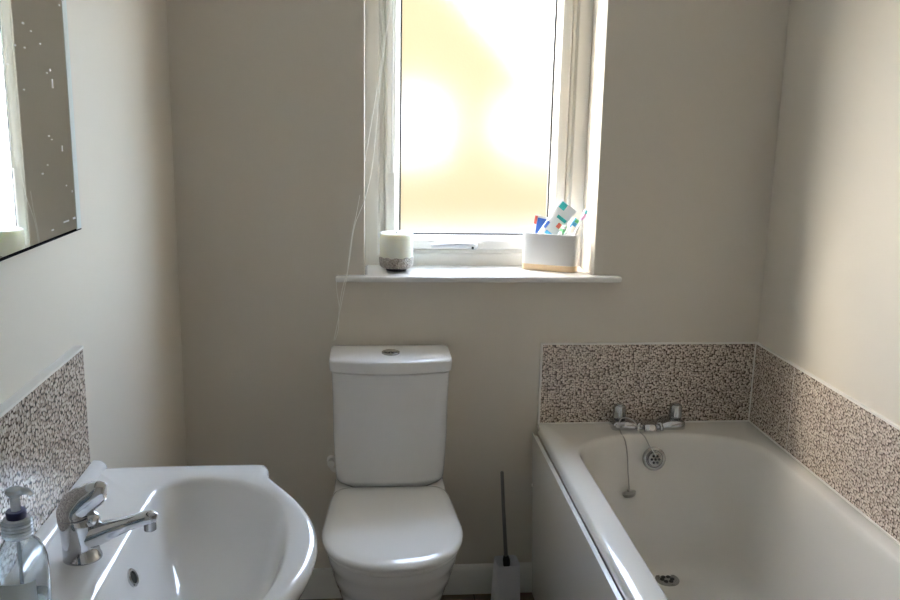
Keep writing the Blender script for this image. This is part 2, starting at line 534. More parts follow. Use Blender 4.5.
# inner walls
zf = .175
for f in (.12, .3, .5, .68, .8):
    z = ZR - .022 + (zf + .09 - (ZR - .022)) * f
    w = f * .052
    I.append((1.170 + w, 1.7295 - w, -.114 - f * .075, -1.595 + f * .24, .19, .25, z))
for f in (.15, .35, .55, .75, .92, 1.0):
    a = f * PI / 2
    w = .0416 + .012 + .09 * (1 - math.cos(a)) * 1.0
    z = zf + .105 * (1 - math.sin(a))
    I.append((1.170 + w, 1.7295 - w, -.114 - .066 - .012 - .075 * (1 - math.cos(a)), -1.595 + .21 + .09 * (1 - math.cos(a)), .17, .22, z))
inner = []
for a in I:
    inner.append(outline(*a[:4], a[4], a[5], a[6]))
x0, x1, yt, yb = I[-1][:4]
for s in (.7, .4, .12):
    cx, cy = (x0 + x1) / 2, (yt + yb) / 2
    inner.append(outline(cx + (x0 - cx) * s, cx + (x1 - cx) * s, cy + (yt - cy) * s, cy + (yb - cy) * s, .17 * s, .22 * s, zf - .004 * (1 - s)))
loft(bm, rings + inner, False, True)
for v in bm.verts: v.co -= Vector(bath.location)
obj('bath_shell', bm, M['acrylic'], bath, angle=50)
def bpart(name, bm, m, parent=bath, **k):
    for v in bm.verts: v.co -= Vector(bath.location)
    return obj(name, bm, m, parent, **k)
# overflow on the tap-end wall
on = Vector((0, -1, .22)).normalized()
om = Matrix.Translation((1.431, -.1365, .510)) @ on.to_track_quat('Z', 'Y').to_matrix().to_4x4()
bm = bmesh.new()
lathe(bm, [(.036, -.004), (.036, .002), (.034, .004), (.027, .005), (.025, .003), (.022, .003), (.021, .012), (.018, .014), (.001, .014)], 40, M=om)
ovf = bpart('overflow', bm, M['chrome_dull'])
bm = bmesh.new()
for k in range(7):
    a = k * PI / 3
    c = (0, 0) if k == 6 else (.0115 * math.cos(a), .0115 * math.sin(a))
    lathe(bm, [(.0038, .012), (.0038, .0146)], 12, c=(0, 0, 0), M=om @ Matrix.Translation((c[0], c[1], 0)))
bpart('overflow_hole', bm, M['dark'])
# waste
bm = bmesh.new()
lathe(bm, [(.036, -.006), (.036, .001), (.034, .003), (.027, .003), (.0255, .0015), (.001, .0012)], 40, c=(1.452, -.268, zf + .002))
bpart('bath_waste', bm, M['chrome_dull'])
bm = bmesh.new()
for k in range(6):
    a = k * PI / 3
    lathe(bm, [(.0066, .000), (.0066, .0045)], 14, c=(1.452 + .0155 * math.cos(a), -.268 + .0155 * math.sin(a), zf))
bpart('waste_hole', bm, M['dark'])

# side panel
bm = bmesh.new()
v_ = box(bm, 1.0705, 1.0735, -1.7, -.018, 0, .5575)
for v in v_:
    if v.co.z < .1: v.co.x += .022
box(bm, 1.0735, 1.0895, -1.7, -.018, .538, .545)
sidep = bpart('side_panel', bm, M['panel'], smooth=False, bevel=.001)
bm = bmesh.new()
lathe(bm, [(.006, 0), (.006, .002), (.004, .004), (.001, .0045)], 16, M=Matrix.Translation((1.0772, -.034, .385)) @ Matrix.Rotation(-PI / 2, 4, 'Y'))
bpart('screw_cap', bm, M['valve'], sidep)
for x in (1.25, 1.63):
    for y in (-.35, -1.3):
        bm = bmesh.new()
        lathe(bm, [(.025, 0), (.025, .006), (.008, .008), (.008, .16), (.001, .16)], 16, c=(x, y, 0))
        bpart('bath_foot', bm, M['chrome_dull'])

# bath mixer
tap = thing('bath_mixer_tap', 'chrome two handled bath mixer tap on the bath ledge below the tiles', 'tap', (1.4275, -.058, ZR))
bm = bmesh.new()
secs = []
def sec(x, hw, h0, h1):
    r = []
    for i in range(16):
        t = 2 * PI * i / 16
        c, s = math.cos(t), math.sin(t)
        r.append((x, hw * math.copysign(abs(c) ** .6, c), (h0 + h1) / 2 + (h1 - h0) / 2 * math.copysign(abs(s) ** .6, s)))
    return r
for x, hw, h0, h1 in ((-.116, .014, .004, .020), (-.114, .026, 0, .028), (-.106, .034, 0, .033), (-.07, .035, 0, .034), (-.055, .033, 0, .031), (-.035, .028, .0, .022), (0, .030, 0, .022),
                      (.035, .028, .0, .022), (.055, .033, 0, .031), (.07, .035, 0, .034), (.106, .034, 0, .033), (.114, .026, 0, .028), (.116, .014, .004, .020)):
    secs.append(sec(x, hw, h0, h1))
loft(bm, secs)
obj('tap_body', bm, M['chrome'], tap, angle=60)
for s in (-1, 1):
    bm = bmesh.new()
    lathe(bm, [(.015, .026), (.014, .032), (.0165, .034), (.0185, .037), (.0195, .044), (.0185, .07), (.017, .076), (.013, .0785), (.001, .079)], 36, c=(s * .09, 0, 0))
    # fluted grip
    for v in bm.verts:
        dx, dy = v.co.x - s * .09, v.co.y
        r = math.hypot(dx, dy)
        if r > .016 and .036 < v.co.z < .074:
            k = 1 + .05 * math.cos(9 * math.atan2(dy, dx)); v.co.x = s * .09 + dx * k; v.co.y = dy * k
    h = obj('tap_handle', bm, M['chrome_dull'], tap, angle=50)
    bm = bmesh.new(); lathe(bm, [(.011, .078), (.011, .0805), (.009, .081), (.001, .081)], 24, c=(s * .09, 0, 0))
    obj('index_disc', bm, M['chrome'], h)
bm = bmesh.new()
pts = spline([(0, .0, .012), (0, -.015, .016), (0, -.028, .016), (0, -.036, .010), (0, -.040, .003)], 6)
tube(bm, pts, [.0115 - .001 * i / len(pts) for i in range(len(pts))], 16, sy=1.9, e=2.6)
obj('tap_spout', bm, M['chrome'], tap)
for s in (-1, 1):
    bm = bmesh.new()
    tube(bm, spline([(s * .028, -.022, .024), (s * .034, -.030, .024), (s * .037, -.033, .014), (s * .038, -.033, .004)], 5), .0055, 10)
    obj('body_scroll', bm, M['chrome'], tap)

# plug and its chain
plug = thing('bath_plug', 'bath plug hanging on a thin chain from the bath mixer tap', 'plug', (1.343, -.155, .41))
P0 = Vector(plug.location)
bm = bmesh.new()
tube(bm, [Vector(p) - P0 for p in spline([(1.431, -.152, .525), (1.418, -.128, .547), (1.405, -.112, .573), (1.391, -.098, .5855), (1.378, -.092, .612), (1.360, -.082, .622), (1.338, -.082, .622), (1.326, -.098, .608),
      (1.332, -.106, .583), (1.340, -.125, .566), (1.344, -.142, .53), (1.345, -.158, .48), (1.346, -.178, .430)], 5)], .0019, 8)
obj('chain', bm, M['chain'], plug)
bm = bmesh.new()
pm = Matrix.Translation((1.346, -.181, .4165)) @ Matrix.Rotation(math.radians(-10), 4, 'X') @ Matrix.Rotation(math.radians(-13), 4, 'Y')
lathe(bm, [(.017, -.007), (.0195, -.004), (.0215, .002), (.0215, .004), (.015, .006), (.005, .007), (.004, .014), (.001, .0145)], 28, M=pm)
for v in bm.verts: v.co -= P0
obj('plug_stopper', bm, mat('plug_metal', (.5, .48, .45), .3, metal=1), plug)

# ------------------------------------------------------------------ toilet
T = thing('toilet', 'white close coupled toilet with closed lid under the window', 'toilet', (.622, 0, 0))
def D(z, hw, yf, yb, e=2.3, hb=None, n=64, pinch=0.0):
    """toilet outline: round front at yf, squarish back at yb (hb = half width at the back)"""
    hb = hb or hw
    ym = yf + (hw * 1.12)
    pts = []
    for i in range(n):
        t = 2 * PI * i / n
        c, s = math.cos(t), math.sin(t)
        if s <= 0:
            x = hw * math.copysign(abs(c) ** (2 / 2.25), c); y = ym + (ym - yf) * math.copysign(abs(s) ** (2 / 2.25), s)
        else:
            ee = 10
            y = ym + (yb - ym) * abs(s) ** (2 / ee)
            f = (y - ym) / (yb - ym)
            w = hw + (hb - hw) * (f * f * (3 - 2 * f))
            x = w * math.copysign(abs(c) ** (2 / ee), c)
        pts.append((x, y, z))
    return pts
def SH(z, hw, yf):
    return superell(0, (yf - .02) / 2, hw, (-.02 - yf) / 2, z, 48, 7)
# pan
bm = bmesh.new()
rs = [D(0, .118, -0.476, -.02, hb=.118), D(.004, .121, -0.481, -.02, hb=.121), D(.05, .119, -0.481, -.02, hb=.12), D(.12, .118, -0.491, -.02, hb=.125),
      D(.18, .124, -0.514, -.02, hb=.13), D(.24, .138, -0.544, -.02, hb=.135), D(.285, .150, -0.566, -.02, hb=.142), D(.300, .1535, -0.571, -.02, hb=.146), D(.304, .157, -0.576, -.02, hb=.150),
      D(.335, .165, -0.588, -.02, hb=.155), D(.364, .170, -0.596, -.02, hb=.167), D(.369, .1735, -0.600, -.02, hb=.170), D(.388, .176, -0.604, -.02, hb=.173), D(.398, .175, -0.604, -.02, hb=.173), D(.402, .170, -0.598, -.02, hb=.167)]
loft(bm, rs)
obj('toilet_pan', bm, M['ceramic'], T, angle=35)
bm = bmesh.new()
rs = [D(.403, .176, -0.606, -.142, hb=.167), D(.404, .181, -0.612, -.140, hb=.170), D(.412, .184, -0.616, -.140, hb=.171), D(.4165, .183, -0.615, -.140, hb=.171), D(.418, .178, -0.610, -.144, hb=.167)]
loft(bm, rs)
obj('toilet_seat', bm, M['seatplastic'], T, angle=45)
bm = bmesh.new()
rs = [D(.4195, .179, -0.612, -.145, hb=.165), D(.4205, .187, -0.621, -.142, hb=.169), D(.427, .1895, -0.624, -.141, hb=.171), D(.434, .188, -0.622, -.141, hb=.170), D(.4395, .180, -0.612, -.146, hb=.163), D(.4435, .160, -0.586, -.156, hb=.146), D(.446, .115, -0.526, -.19, hb=.10), D(.447, .05, -0.436, -.25, hb=.05)]
loft(bm, rs)
obj('toilet_lid', bm, M['seatplastic'], T, angle=50)
bm = bmesh.new()
loft(bm, [SH(.36, .150, -.15), SH(.40, .163, -.17), SH(.424, .1665, -.178), SH(.4275, .164, -.175), SH(.429, .150, -.16)])
obj('pan_shelf', bm, M['ceramic'], T, angle=40)
# cistern
def cis(z, hw, yf, yb, bow, n=56, r=.03):
    """flat back, bowed front, rounded corners"""
    pts = []
    k = n // 4
    # front edge left to right
    fr = [(-hw + r + (2 * hw - 2 * r) * i / k, 0) for i in range(k + 1)]
    front = []
    for x, _ in fr:
        u = x / hw
        front.append((x, yf + bow * u * u))
    x1, y1 = front[-1]
    right = []
    for i in range(1, 6):
        a = -PI / 2 + (PI / 2) * i / 6
        right.append((x1 + r * math.cos(a), y1 + r + r * math.sin(a)))
    for i in range(5):
        right.append((hw, y1 + r + (yb - .012 - (y1 + r)) * i / 4))
    back = [(hw - .004, yb - .003), (hw - .012, yb)] + [(hw - .012 - (2 * hw - .024) * i / 6, yb) for i in range(1, 6)] + [(-hw + .012, yb), (-hw + .004, yb - .003)]
    left = [(-x, y) for x, y in right][::-1]
    return [(x, y, z) for x, y in front + right + back + left]
bm = bmesh.new()
rs = [cis(.428, 0.1280, -.135, -.015, .02), cis(.444, 0.1530, -.150, -.012, .025), cis(.452, 0.1580, -.158, -.010, .026), cis(.462, 0.1610, -.165, -.010, .027), cis(.50, 0.1640, -.171, -.010, .028), cis(.60, 0.1680, -.180, -.010, .03), cis(.72, 0.1685, -.190, -.010, .031), cis(.799, 0.1710, -.197, -.010, .032), cis(.8015, 0.1685, -.194, -.012, .032)]
loft(bm, rs)
obj('cistern', bm, M['ceramic'], T, angle=40)
bm = bmesh.new()
rs = [cis(0.8055, 0.1725, -.199, -.009, .032), cis(0.8065, 0.1765, -.204, -.008, .033), cis(0.8350, 0.1780, -.207, -.008, .033), cis(0.8400, 0.1760, -.204, -.009, .033), cis(0.8430, 0.1685, -.195, -.013, .031), cis(0.8465, 0.1345, -.155, -.035, .025), cis(0.8480, 0.0645, -.12, -.06, .01)]
loft(bm, rs)
lidc = obj('cistern_lid', bm, M['ceramic'], T, angle=40)
bm = bmesh.new()
rs = [superell(0, -.125, .0265 - d, .027 - d, z, 36, 1.8) for d, z in ((0, .842), (0, .8515), (.002, .853), (.006, .8525))]
loft(bm, rs)
fb = obj('flush_button', bm, M['chrome_dull'], T)
for s in (-1, 1):
    bm = bmesh.new()
    loft(bm, [superell(s * .0098, -.125, .009 - d, .0175 - d, z, 24, 2) for d, z in ((0, .852), (0, .8545), (.002, .8552))])
    obj('button_inset', bm, M['chrome_dull'], fb)
# water inlet at the side of the cistern
va = thing('inlet_valve', 'small white water inlet valve on the wall left of the cistern', 'valve', (.442, 0, .47))
bm = bmesh.new()
lathe(bm, [(.014, 0), (.014, .006), (.008, .008), (.008, .024), (.011, .026), (.011, .038), (.001, .039)], 20, M=Matrix.Rotation(PI / 2, 4, 'X'))
obj('valve_body', bm, M['valve'], va)
bm = bmesh.new()
tube(bm, spline([(0, -.028, 0), (.001, -.03, -.012), (.006, -.03, -.022), (.016, -.03, -.026)], 5), .006, 12)
obj('inlet_pipe', bm, M['valve'], va)

# ------------------------------------------------------------------ toilet brush
hd_ = thing('toilet_brush_holder', 'white square tapered toilet brush holder on the floor by the bath panel', 'brush holder', (.994, -.085, 0), .06)
bm = bmesh.new()
loft(bm, [superell(0, 0, w, w, z, 40, 6) for w, z in ((.040, 0), (.0425, .002), (.0425, .01), (.037, .150), (.0365, .153), (.0345, .153), (.034, .150), (.037, .03), (.01, .028))])
obj('holder_cup', bm, M['holderwhite'], hd_, angle=40)
br = thing('toilet_brush', 'dark grey straight handled toilet brush standing in the white holder', 'toilet brush', (.994, -.085, .04))
bm = bmesh.new()
tube(bm, [(.0, 0, .05), (-.002, 0, .11), (-.006, 0, .16), (-.018, -.004, .30), (-.026, -.006, .415), (-.0262, -.006, .418)], [.0070, .0068, .0062, .0056, .0054, .004], 16)
obj('brush_handle', bm, M['stick'], br)
bm = bmesh.new()
tube(bm, [(0, 0, .098), (-.002, 0, .118), (-.004, -.001, .132)], [.011, .0115, .008], 16)
obj('handle_collar', bm, M['black'], br)
bm = bmesh.new()
lathe(bm, [(.001, 0), (.018, .004), (.026, .02), (.027, .06), (.018, .078), (.001, .082)], 24)
obj('brush_head', bm, M['bristle'], br)

# ------------------------------------------------------------------ basin
bs = thing('wash_basin', 'white ceramic wash basin with scalloped front on the left wall', 'basin', (0, -1.28, .842))
YC = -1.28
half_out = [(.003, .345), (.10, .352), (.22, .354), (.336, .354), (.351, .350), (.358, .338), (.360, .318), (.362, .298), (.378, .268), (.402, .228), (.428, .180), (.452, .120), (.467, .06), (.472, 0)]
half_in = [(.152, .165), (.154, .205), (.163, .245), (.185, .272), (.225, .287), (.280, .279), (.325, .258), (.358, .228), (.384, .190), (.403, .145), (.415, .095), (.421, .045), (.423, 0)]
def resample(pts, n, per=10):
    P = spline([(x, y, 0) for x, y in pts], per)
    L = [0]
    for a, b in zip(P[:-1], P[1:]): L.append(L[-1] + (b - a).length)
    out = []
    for i in range(n):
        t = L[-1] * i / (n - 1)
        k = max(j for j in range(len(L)) if L[j] <= t + 1e-9)
        k = min(k, len(P) - 2)
        f = (t - L[k]) / max(L[k + 1] - L[k], 1e-9)
        out.append(P[k].lerp(P[k + 1], f))
    return out
NH, NB = 34, 14
def full(half, backx, z, zfun=None):
    h = resample(half, NH)
    pts = [(p.x, p.y) for p in h] + [(p.x, -p.y) for p in h[::-1][1:]]
    a = pts[-1]; b = pts[0]
    pts += [(a[0] + (b[0] - a[0]) * i / NB, a[1] + (b[1] - a[1]) * i / NB) for i in range(1, NB)]
    return [(x, y, zfun(x, y) if zfun else z) for x, y in pts]
def scaleR(ring, cx, cy, sx, sy, z):
    return [(cx + (x - cx) * sx, cy + (y - cy) * sy, z) for x, y, _ in ring]
Ro = full(half_out, 0, 0)
Ri = full(half_in, 0, 0)
zb = .83
bm = bmesh.new()
cxo, cyo = .2, 0
def inset(r, d, z):
    out = []
    m = len(r)
    for i in range(m):
        a = Vector(r[i - 1][:2]); b = Vector(r[(i + 1) % m][:2])
        t = (b - a).normalized(); n_ = Vector((t.y, -t.x))
        p = Vector(r[i][:2])
        if n_.dot(Vector((.2, 0)) - p) < 0: n_ = -n_
        q = p + n_ * d
        out.append((max(q.x, .003), q.y, z))
    return out
rr = [scaleR(Ro, .12, 0, .55, .40, -.155), scaleR(Ro, .14, 0, .72, .60, -.135), scaleR(Ro, .15, 0, .86, .80, -.095), scaleR(Ro, .17, 0, .945, .93, -.055), inset(Ro, .006, -.034), inset(Ro, .001, -.022), inset(Ro, 0, -.014), inset(Ro, .002, -.006), inset(Ro, .007, -.0015), inset(Ro, .014, 0)]
def mixr(a, b, f, z):
    return [(p[0] + (q[0] - p[0]) * f, p[1] + (q[1] - p[1]) * f, z) for p, q in zip(a, b)]
rr.append(mixr(inset(Ro, .014, 0), Ri, .85, -.002))
rr.append(inset(Ri, 0, -.006))
rr.append(inset(Ri, .004, -.012))
Rb = inset(Ri, .007, -.02)
for f, z in ((.965, -.032), (.91, -.055), (.83, -.078), (.72, -.099), (.58, -.116), (.42, -.128), (.24, -.1355), (.08, -.138)):
    rr.append(scaleR(Rb, .275, 0, f, f, z))
rr.insert(-8, Rb)
loft(bm, rr, True, True)
obj('basin_bowl', bm, M['ceramic'], bs, angle=60)
# raised back ledge against the tiles
bm = bmesh.new()
pr = [(.0165, -.010), (.043, -.010), (.041, .002), (.037, .008), (.031, .0125), (.022, .014), (.0165, .014)]
loft(bm, [[(x * sx_ + .003 * (1 - sx_), y, -.01 + (z + .01) * sz_) for x, z in pr] for y, sx_, sz_ in ((.353, .95, .8), (.351, .98, .95), (.346, 1, 1), (-.346, 1, 1), (-.351, .98, .95), (-.353, .95, .8))])
obj('back_upstand', bm, M['ceramic'], bs, angle=50)
# overflow ring on the tap side of the bowl
bm = bmesh.new()
ofm = Matrix.Translation((.1715, .012, -.056)) @ Vector((1, 0, .42)).normalized().to_track_quat('Z', 'Y').to_matrix().to_4x4()
lathe(bm, [(.0155, -.004), (.0155, .002), (.0135, .004), (.0105, .003), (.010, -.001), (.001, -.001)], 28, M=ofm)
o_ = obj('overflow_ring', bm, M['chrome'], bs)
bm = bmesh.new(); lathe(bm, [(.0095, -.001), (.0095, .0006), (.001, .0006)], 20, M=ofm)
obj('overflow_opening', bm, M['dark'], o_)
bm = bmesh.new()
lathe(bm, [(.03, -.002), (.03, .002), (.024, .003), (.02, -.001), (.001, -.001)], 28, c=(.275, 0, -.1365))
obj('basin_waste', bm, M['chrome'], bs)
bm = bmesh.new()
loft(bm, [superell(.135, 0, a, b, z, 40, 2.6) for a, b, z in ((.105, .115, -.841), (.106, .116, -.80), (.095, .10, -.70), (.088, .092, -.45), (.095, .10, -.25), (.115, .125, -.15))])
obj('pedestal', bm, M['ceramic'], bs)

# basin tap
bt = thing('basin_tap', 'chrome single lever mixer tap on the wash basin', 'tap', (.104, -1.298, .8405))
bm = bmesh.new()
rs = []
for z, r, dx in ((0, .0285, .002), (.004, .028, .002), (.006, .0270, .001), (.03, .0255, -.001), (.055, .0252, -.004), (.066, .0252, -.006), (.069, .0245, -.0065), (.070, .023, -.0065)):
    rs.append([(dx + r * math.cos(t) * 1.04, r * math.sin(t), z + .0) for t in [2 * PI * i / 36 for i in range(36)]])
loft(bm, rs)
obj('tap_body', bm, M['chrome'], bt, angle=50)
bm = bmesh.new()
pts = spline([(-.004, 0, .030), (.016, 0, .036), (.042, 0, .045), (.075, 0, .056), (.100, 0, .0635), (.113, 0, .065), (.119, 0, .064)], 6)
rad = []
for p in pts:
    rad.append(.0245 - .0130 * min(1, max(0, p.x / .075)) ** .8 if p.x < .112 else .0115 - .004 * (p.x - .112) / .007)
tube(bm, pts, rad, 22, sy=1.0)
sp = obj('tap_spout', bm, M['chrome'], bt)
bm = bmesh.new()
lathe(bm, [(.001, -.017), (.0085, -.017), (.0098, -.016), (.0098, .0)], 24, c=(.108, 0, .061))
obj('aerator', bm, M['chrome_dull'], sp)
bm = bmesh.new()
# dome and blade of the lever, swept up and forward
pts = spline([(-.0065, 0, .0705), (-.0065, 0, .077), (-.003, 0, .085), (.006, 0, .094), (.018, 0, .102), (.031, 0, .109), (.041, 0, .1115), (.044, 0, .1115)], 6)
n = len(pts)
rad = []; sy = []
for i, p in enumerate(pts):
    f = i / (n - 1)
    rad.append(.0215 * (1 - f) ** .7 + .0042)
    sy.append(1.0 + .7 * f)
rad[0] = .0245
tube(bm, pts, rad, 24, sy=sy)
lv = obj('tap_lever', bm, M['chrome'], bt)
bm = bmesh.new()
bmesh.ops.create_uvsphere(bm, u_segments=24, v_segments=14, radius=.0145, matrix=Matrix.Translation((.0185, 0, .064)))
obj('lever_hub', bm, M['chrome'], bt)

# soap dispenser
sd = thing('soap_dispenser', 'clear pump soap bottle with navy collar at the left end of the basin', 'soap dispenser', (.099, -1.515, .8405))
sd.scale = (1.0, 1.0, 1.07)
def rr_sec(a, b, z, e=3.2, n=40):
    return superell(0, 0, a, b, z, n, e)
bm = bmesh.new()
rs = [rr_sec(.012, .020, .0008, 2.6), rr_sec(.026, .036, .001), rr_sec(.029, .039, .006), rr_sec(.0295, .0395, .06), rr_sec(.029, .039, .098), rr_sec(.027, .036, .112, 2.8), rr_sec(.023, .029, .124, 2.4), rr_sec(.0185, .0205, .132, 2.1), rr_sec(.0165, .0165, .137, 2), rr_sec(.0165, .0165, .156, 2), rr_sec(.014, .014, .1565, 2), rr_sec(.0145, .0145, .137, 2), rr_sec(.017, .019, .131, 2.1), rr_sec(.0215, .0275, .123, 2.4), rr_sec(.0255, .0345, .111, 2.8), rr_sec(.0275, .0375, .098), rr_sec(.028, .038, .06), rr_sec(.0275, .0375, .0085), rr_sec(.022, .032, .004), rr_sec(.005, .01, .004)]
loft(bm, rs)
obj('bottle', bm, M['clear'], sd, angle=60)
bm = bmesh.new()
loft(bm, [rr_sec(.02, .03, .0046), rr_sec(.0268, .0368, .009), rr_sec(.0273, .0373, .05), rr_sec(.0270, .0370, .051), rr_sec(.005, .005, .051)])
obj('liquid_soap', bm, M['soap'], sd, angle=60)
bm = bmesh.new()
pf = []
for k in range(5):
    z = .138 + k * .0045
    pf += [(.0178, z), (.0196, z + .0015), (.0178, z + .003)]
lathe(bm, [(.0168, .137)] + pf + [(.017, .1605), (.012, .1615)], 32, cap0=False)
obj('screw_cap', bm, M['cloudy'], sd)
bm = bmesh.new()
lathe(bm, [(.0095, .161), (.0122, .1615), (.0128, .169), (.0118, .171), (.008, .1712)], 28)
obj('navy_collar', bm, M['navy'], sd, label='navy blue pump collar')
bm = bmesh.new()
lathe(bm, [(.0062, .171), (.0062, .188), (.009, .191), (.0115, .1945), (.0105, .1985), (.006, .2005), (.001, .201)], 24)
tube(bm, spline([(.004, 0, .1935), (.010, .001, .195), (.017, .002, .194), (.021, .0025, .189)], 5), [.0055, .0055, .0053, .0051, .005, .0049, .0048, .0047, .0046, .0045, .0044, .0043, .0042, .0041, .004, .0038], 12)
obj('pump_head', bm, M['cloudy'], sd)
bm = bmesh.new()
tube(bm, [(0, 0, .012), (0, 0, .155)], .0026, 10)
obj('dip_tube', bm, M['cloudy'], sd)
bm = bmesh.new()
rs = []
for z in (.018, .092):
    rs.append([(.0305 * math.copysign(abs(math.cos(t)) ** (2 / 3.2), math.cos(t)), .0405 * math.copysign(abs(math.sin(t)) ** (2 / 3.2), math.sin(t)), z) for t in [math.radians(-150 + 10 * i) for i in range(13)]])
ins_ = [[(x * .975, y * .975, z) for x, y, z in r] for r in rs]
loft(bm, [rs[0], rs[1], ins_[1], ins_[0], rs[0]], False, False, closed=False)
bmesh.ops.remove_doubles(bm, verts=bm.verts, dist=1e-6)
obj('bottle_label', bm, M['paleblue'], sd)

# ------------------------------------------------------------------ mirror
mr = thing('wall_mirror', 'frameless rectangular mirror on the left wall above the basin', 'mirror', (.0, -1.28, 1.3145))
MTILT, MX, MY = -.75, .030, -1.019
def mpart(name, bm, m, parent=mr, **k):
    for v in bm.verts: v.co -= Vector(mr.location)
    return obj(name, bm, m, parent, **k)
my0, my1, mz0, mz1 = -1.64, -.923, 1.3145, 2.05
mpart('mirror_backing', B(.0, .0135, my0 + .004, my1 - .004, mz0, mz1), M['black'], smooth=False)
bm = bmesh.new()
# bevelled glass: body then thin bevel to the face
def yz(i, x): return [(x, my0 + i, mz0 + i), (x, my1 - i, mz0 + i), (x, my1 - i, mz1 - i), (x, my0 + i, mz1 - i)]
loft(bm, [yz(0, .0135), yz(0, .0185)], True, False)
mpart('glass_edge', bm, M['glassedge'], smooth=False)
bm = bmesh.new()
loft(bm, [yz(0, .0184), yz(.0035, .0200)], True, True)
mpart('mirror_face', bm, M['mirror'], smooth=False)
mpart('glass_edge', B(.0184, .0206, my1 - .020, my1 + .0005, mz0, mz1), M['glassedge'], smooth=False)
mpart('bottom_shadow_line', B(.0, .0208, my0, my1, mz0 - .001, mz0 + .0012), mat('shadow_line_black', (.006, .006, .008), .95, ior=1.1), smooth=False)  # added black strip standing in for the shadow line under the mirror
bm = bmesh.new()
fl = [(-1.119, 1.69, 7, 3), (-.956, 1.688, 5, 2), (-1.118, 1.645, 7, 2), (-1.089, 1.636, 5, 1.5), (-1.055, 1.62, 5, 1.5), (-1.154, 1.611, 5, 1.5), (-1.119, 1.61, 5, 1.5), (-1.187, 1.583, 5, 1.5), (-1.02, 1.582, 5, 2.5), (-1.035, 1.577, 5, 1.5),
      (-1.014, 1.561, 5, 9), (-1.134, 1.549, 4, 1.5), (-1.046, 1.479, 6, 1.5), (-.99, 1.457, 4, 6), (-1.061, 1.434, 4, 1.5), (-1.085, 1.422, 6, 1.5), (-.982, 1.395, 4, 1.5), (-.956, 1.383, 4, 2), (-1.035, 1.473, 5, 1.2), (-.995, 1.336, 22, 1.5), (-1.06, 1.33, 8, 1.2), (-.955, 1.337, 10, 2)]
for y, z, w, h in fl:
    box(bm, .0199, .0206, y - w * .0006, y + w * .0006, z - h * .0008, z + h * .0008)
o_ = mpart('white_flecks', bm, M['fleck'], smooth=False)  # small raised white marks scattered over the mirror face
o_['kind'] = 'stuff'

mr.matrix_world = Matrix.Translation((MX, MY, 1.326)) @ Matrix.Rotation(math.radians(MTILT), 4, 'Z') @ Matrix.Translation((0, .923 - 1.28, 0))
# ------------------------------------------------------------------ candle
cd = thing('pillar_candle', 'ivory pillar candle with silver beaded band at the left of the windowsill', 'candle', (.643, .072, SILL))
bm = bmesh.new()
lathe(bm, [(.02, .0005), (.03, .001), (.032, .004), (.028, .009), (.02, .010)], 40)
obj('candle_foot', bm, M['black'], cd)
bm = bmesh.new()
lathe(bm, [(.03, .009), (.045, .012), (.05, .018), (.0515, .03), (.0515, .112), (.050, .1165), (.046, .118), (.042, .116), (.03, .114), (.001, .1135)], 48)
obj('wax_body', bm, M['wax'], cd, angle=60)
bm = bmesh.new()
lathe(bm, [(.032, .0085), (.046, .011), (.0512, .0175), (.0527, .028), (.0530, .040), (.0524, .044), (.0516, .0445)], 64, cap0=False, cap1=False)
for v in bm.verts:
    k = 1 + .012 * math.sin(v.co.z * 900 + 9 * math.atan2(v.co.y, v.co.x)) ; v.co.x *= k; v.co.y *= k
    if v.co.z > .043: v.co.z += .0015 * math.sin(11 * math.atan2(v.co.y, v.co.x))
obj('silver_band', bm, M['silver'], cd)
bm = bmesh.new()
tube(bm, [(0, 0, .113), (.001, 0, .119), (.003, 0, .123)], .0012, 8)
obj('wick', bm, M['black'], cd)

# ------------------------------------------------------------------ toothbrush caddy and its contents
ca = math.radians(-24)
cdy = thing('toothbrush_caddy', 'white rounded box with pale wooden base holding toothbrushes on the windowsill', 'caddy', (1.126, .086, SILL), ca)
bm = bmesh.new()
loft(bm, [superell(0, 0, .0862 - d, .0265 - d, z, 64, 5) for d, z in ((.002, .0003), (0, .0015), (0, .0195))])
obj('wooden_base', bm, M['bamboo'], cdy, angle=40, label='pale wooden base')
bm = bmesh.new()
loft(bm, [superell(0, 0, .0862 - d, .0265 - d, z, 64, 5) for d, z in ((.001, .0198), (0, .0205), (0, .116), (.001, .117), (.0028, .117), (.0035, .116), (.0035, .024), (.02, .023))])
obj('caddy_shell', bm, M['caddy'], cdy, angle=40)
cM = Matrix.Translation((1.126, .086, SILL)) @ Matrix.Rotation(ca, 4, 'Z')

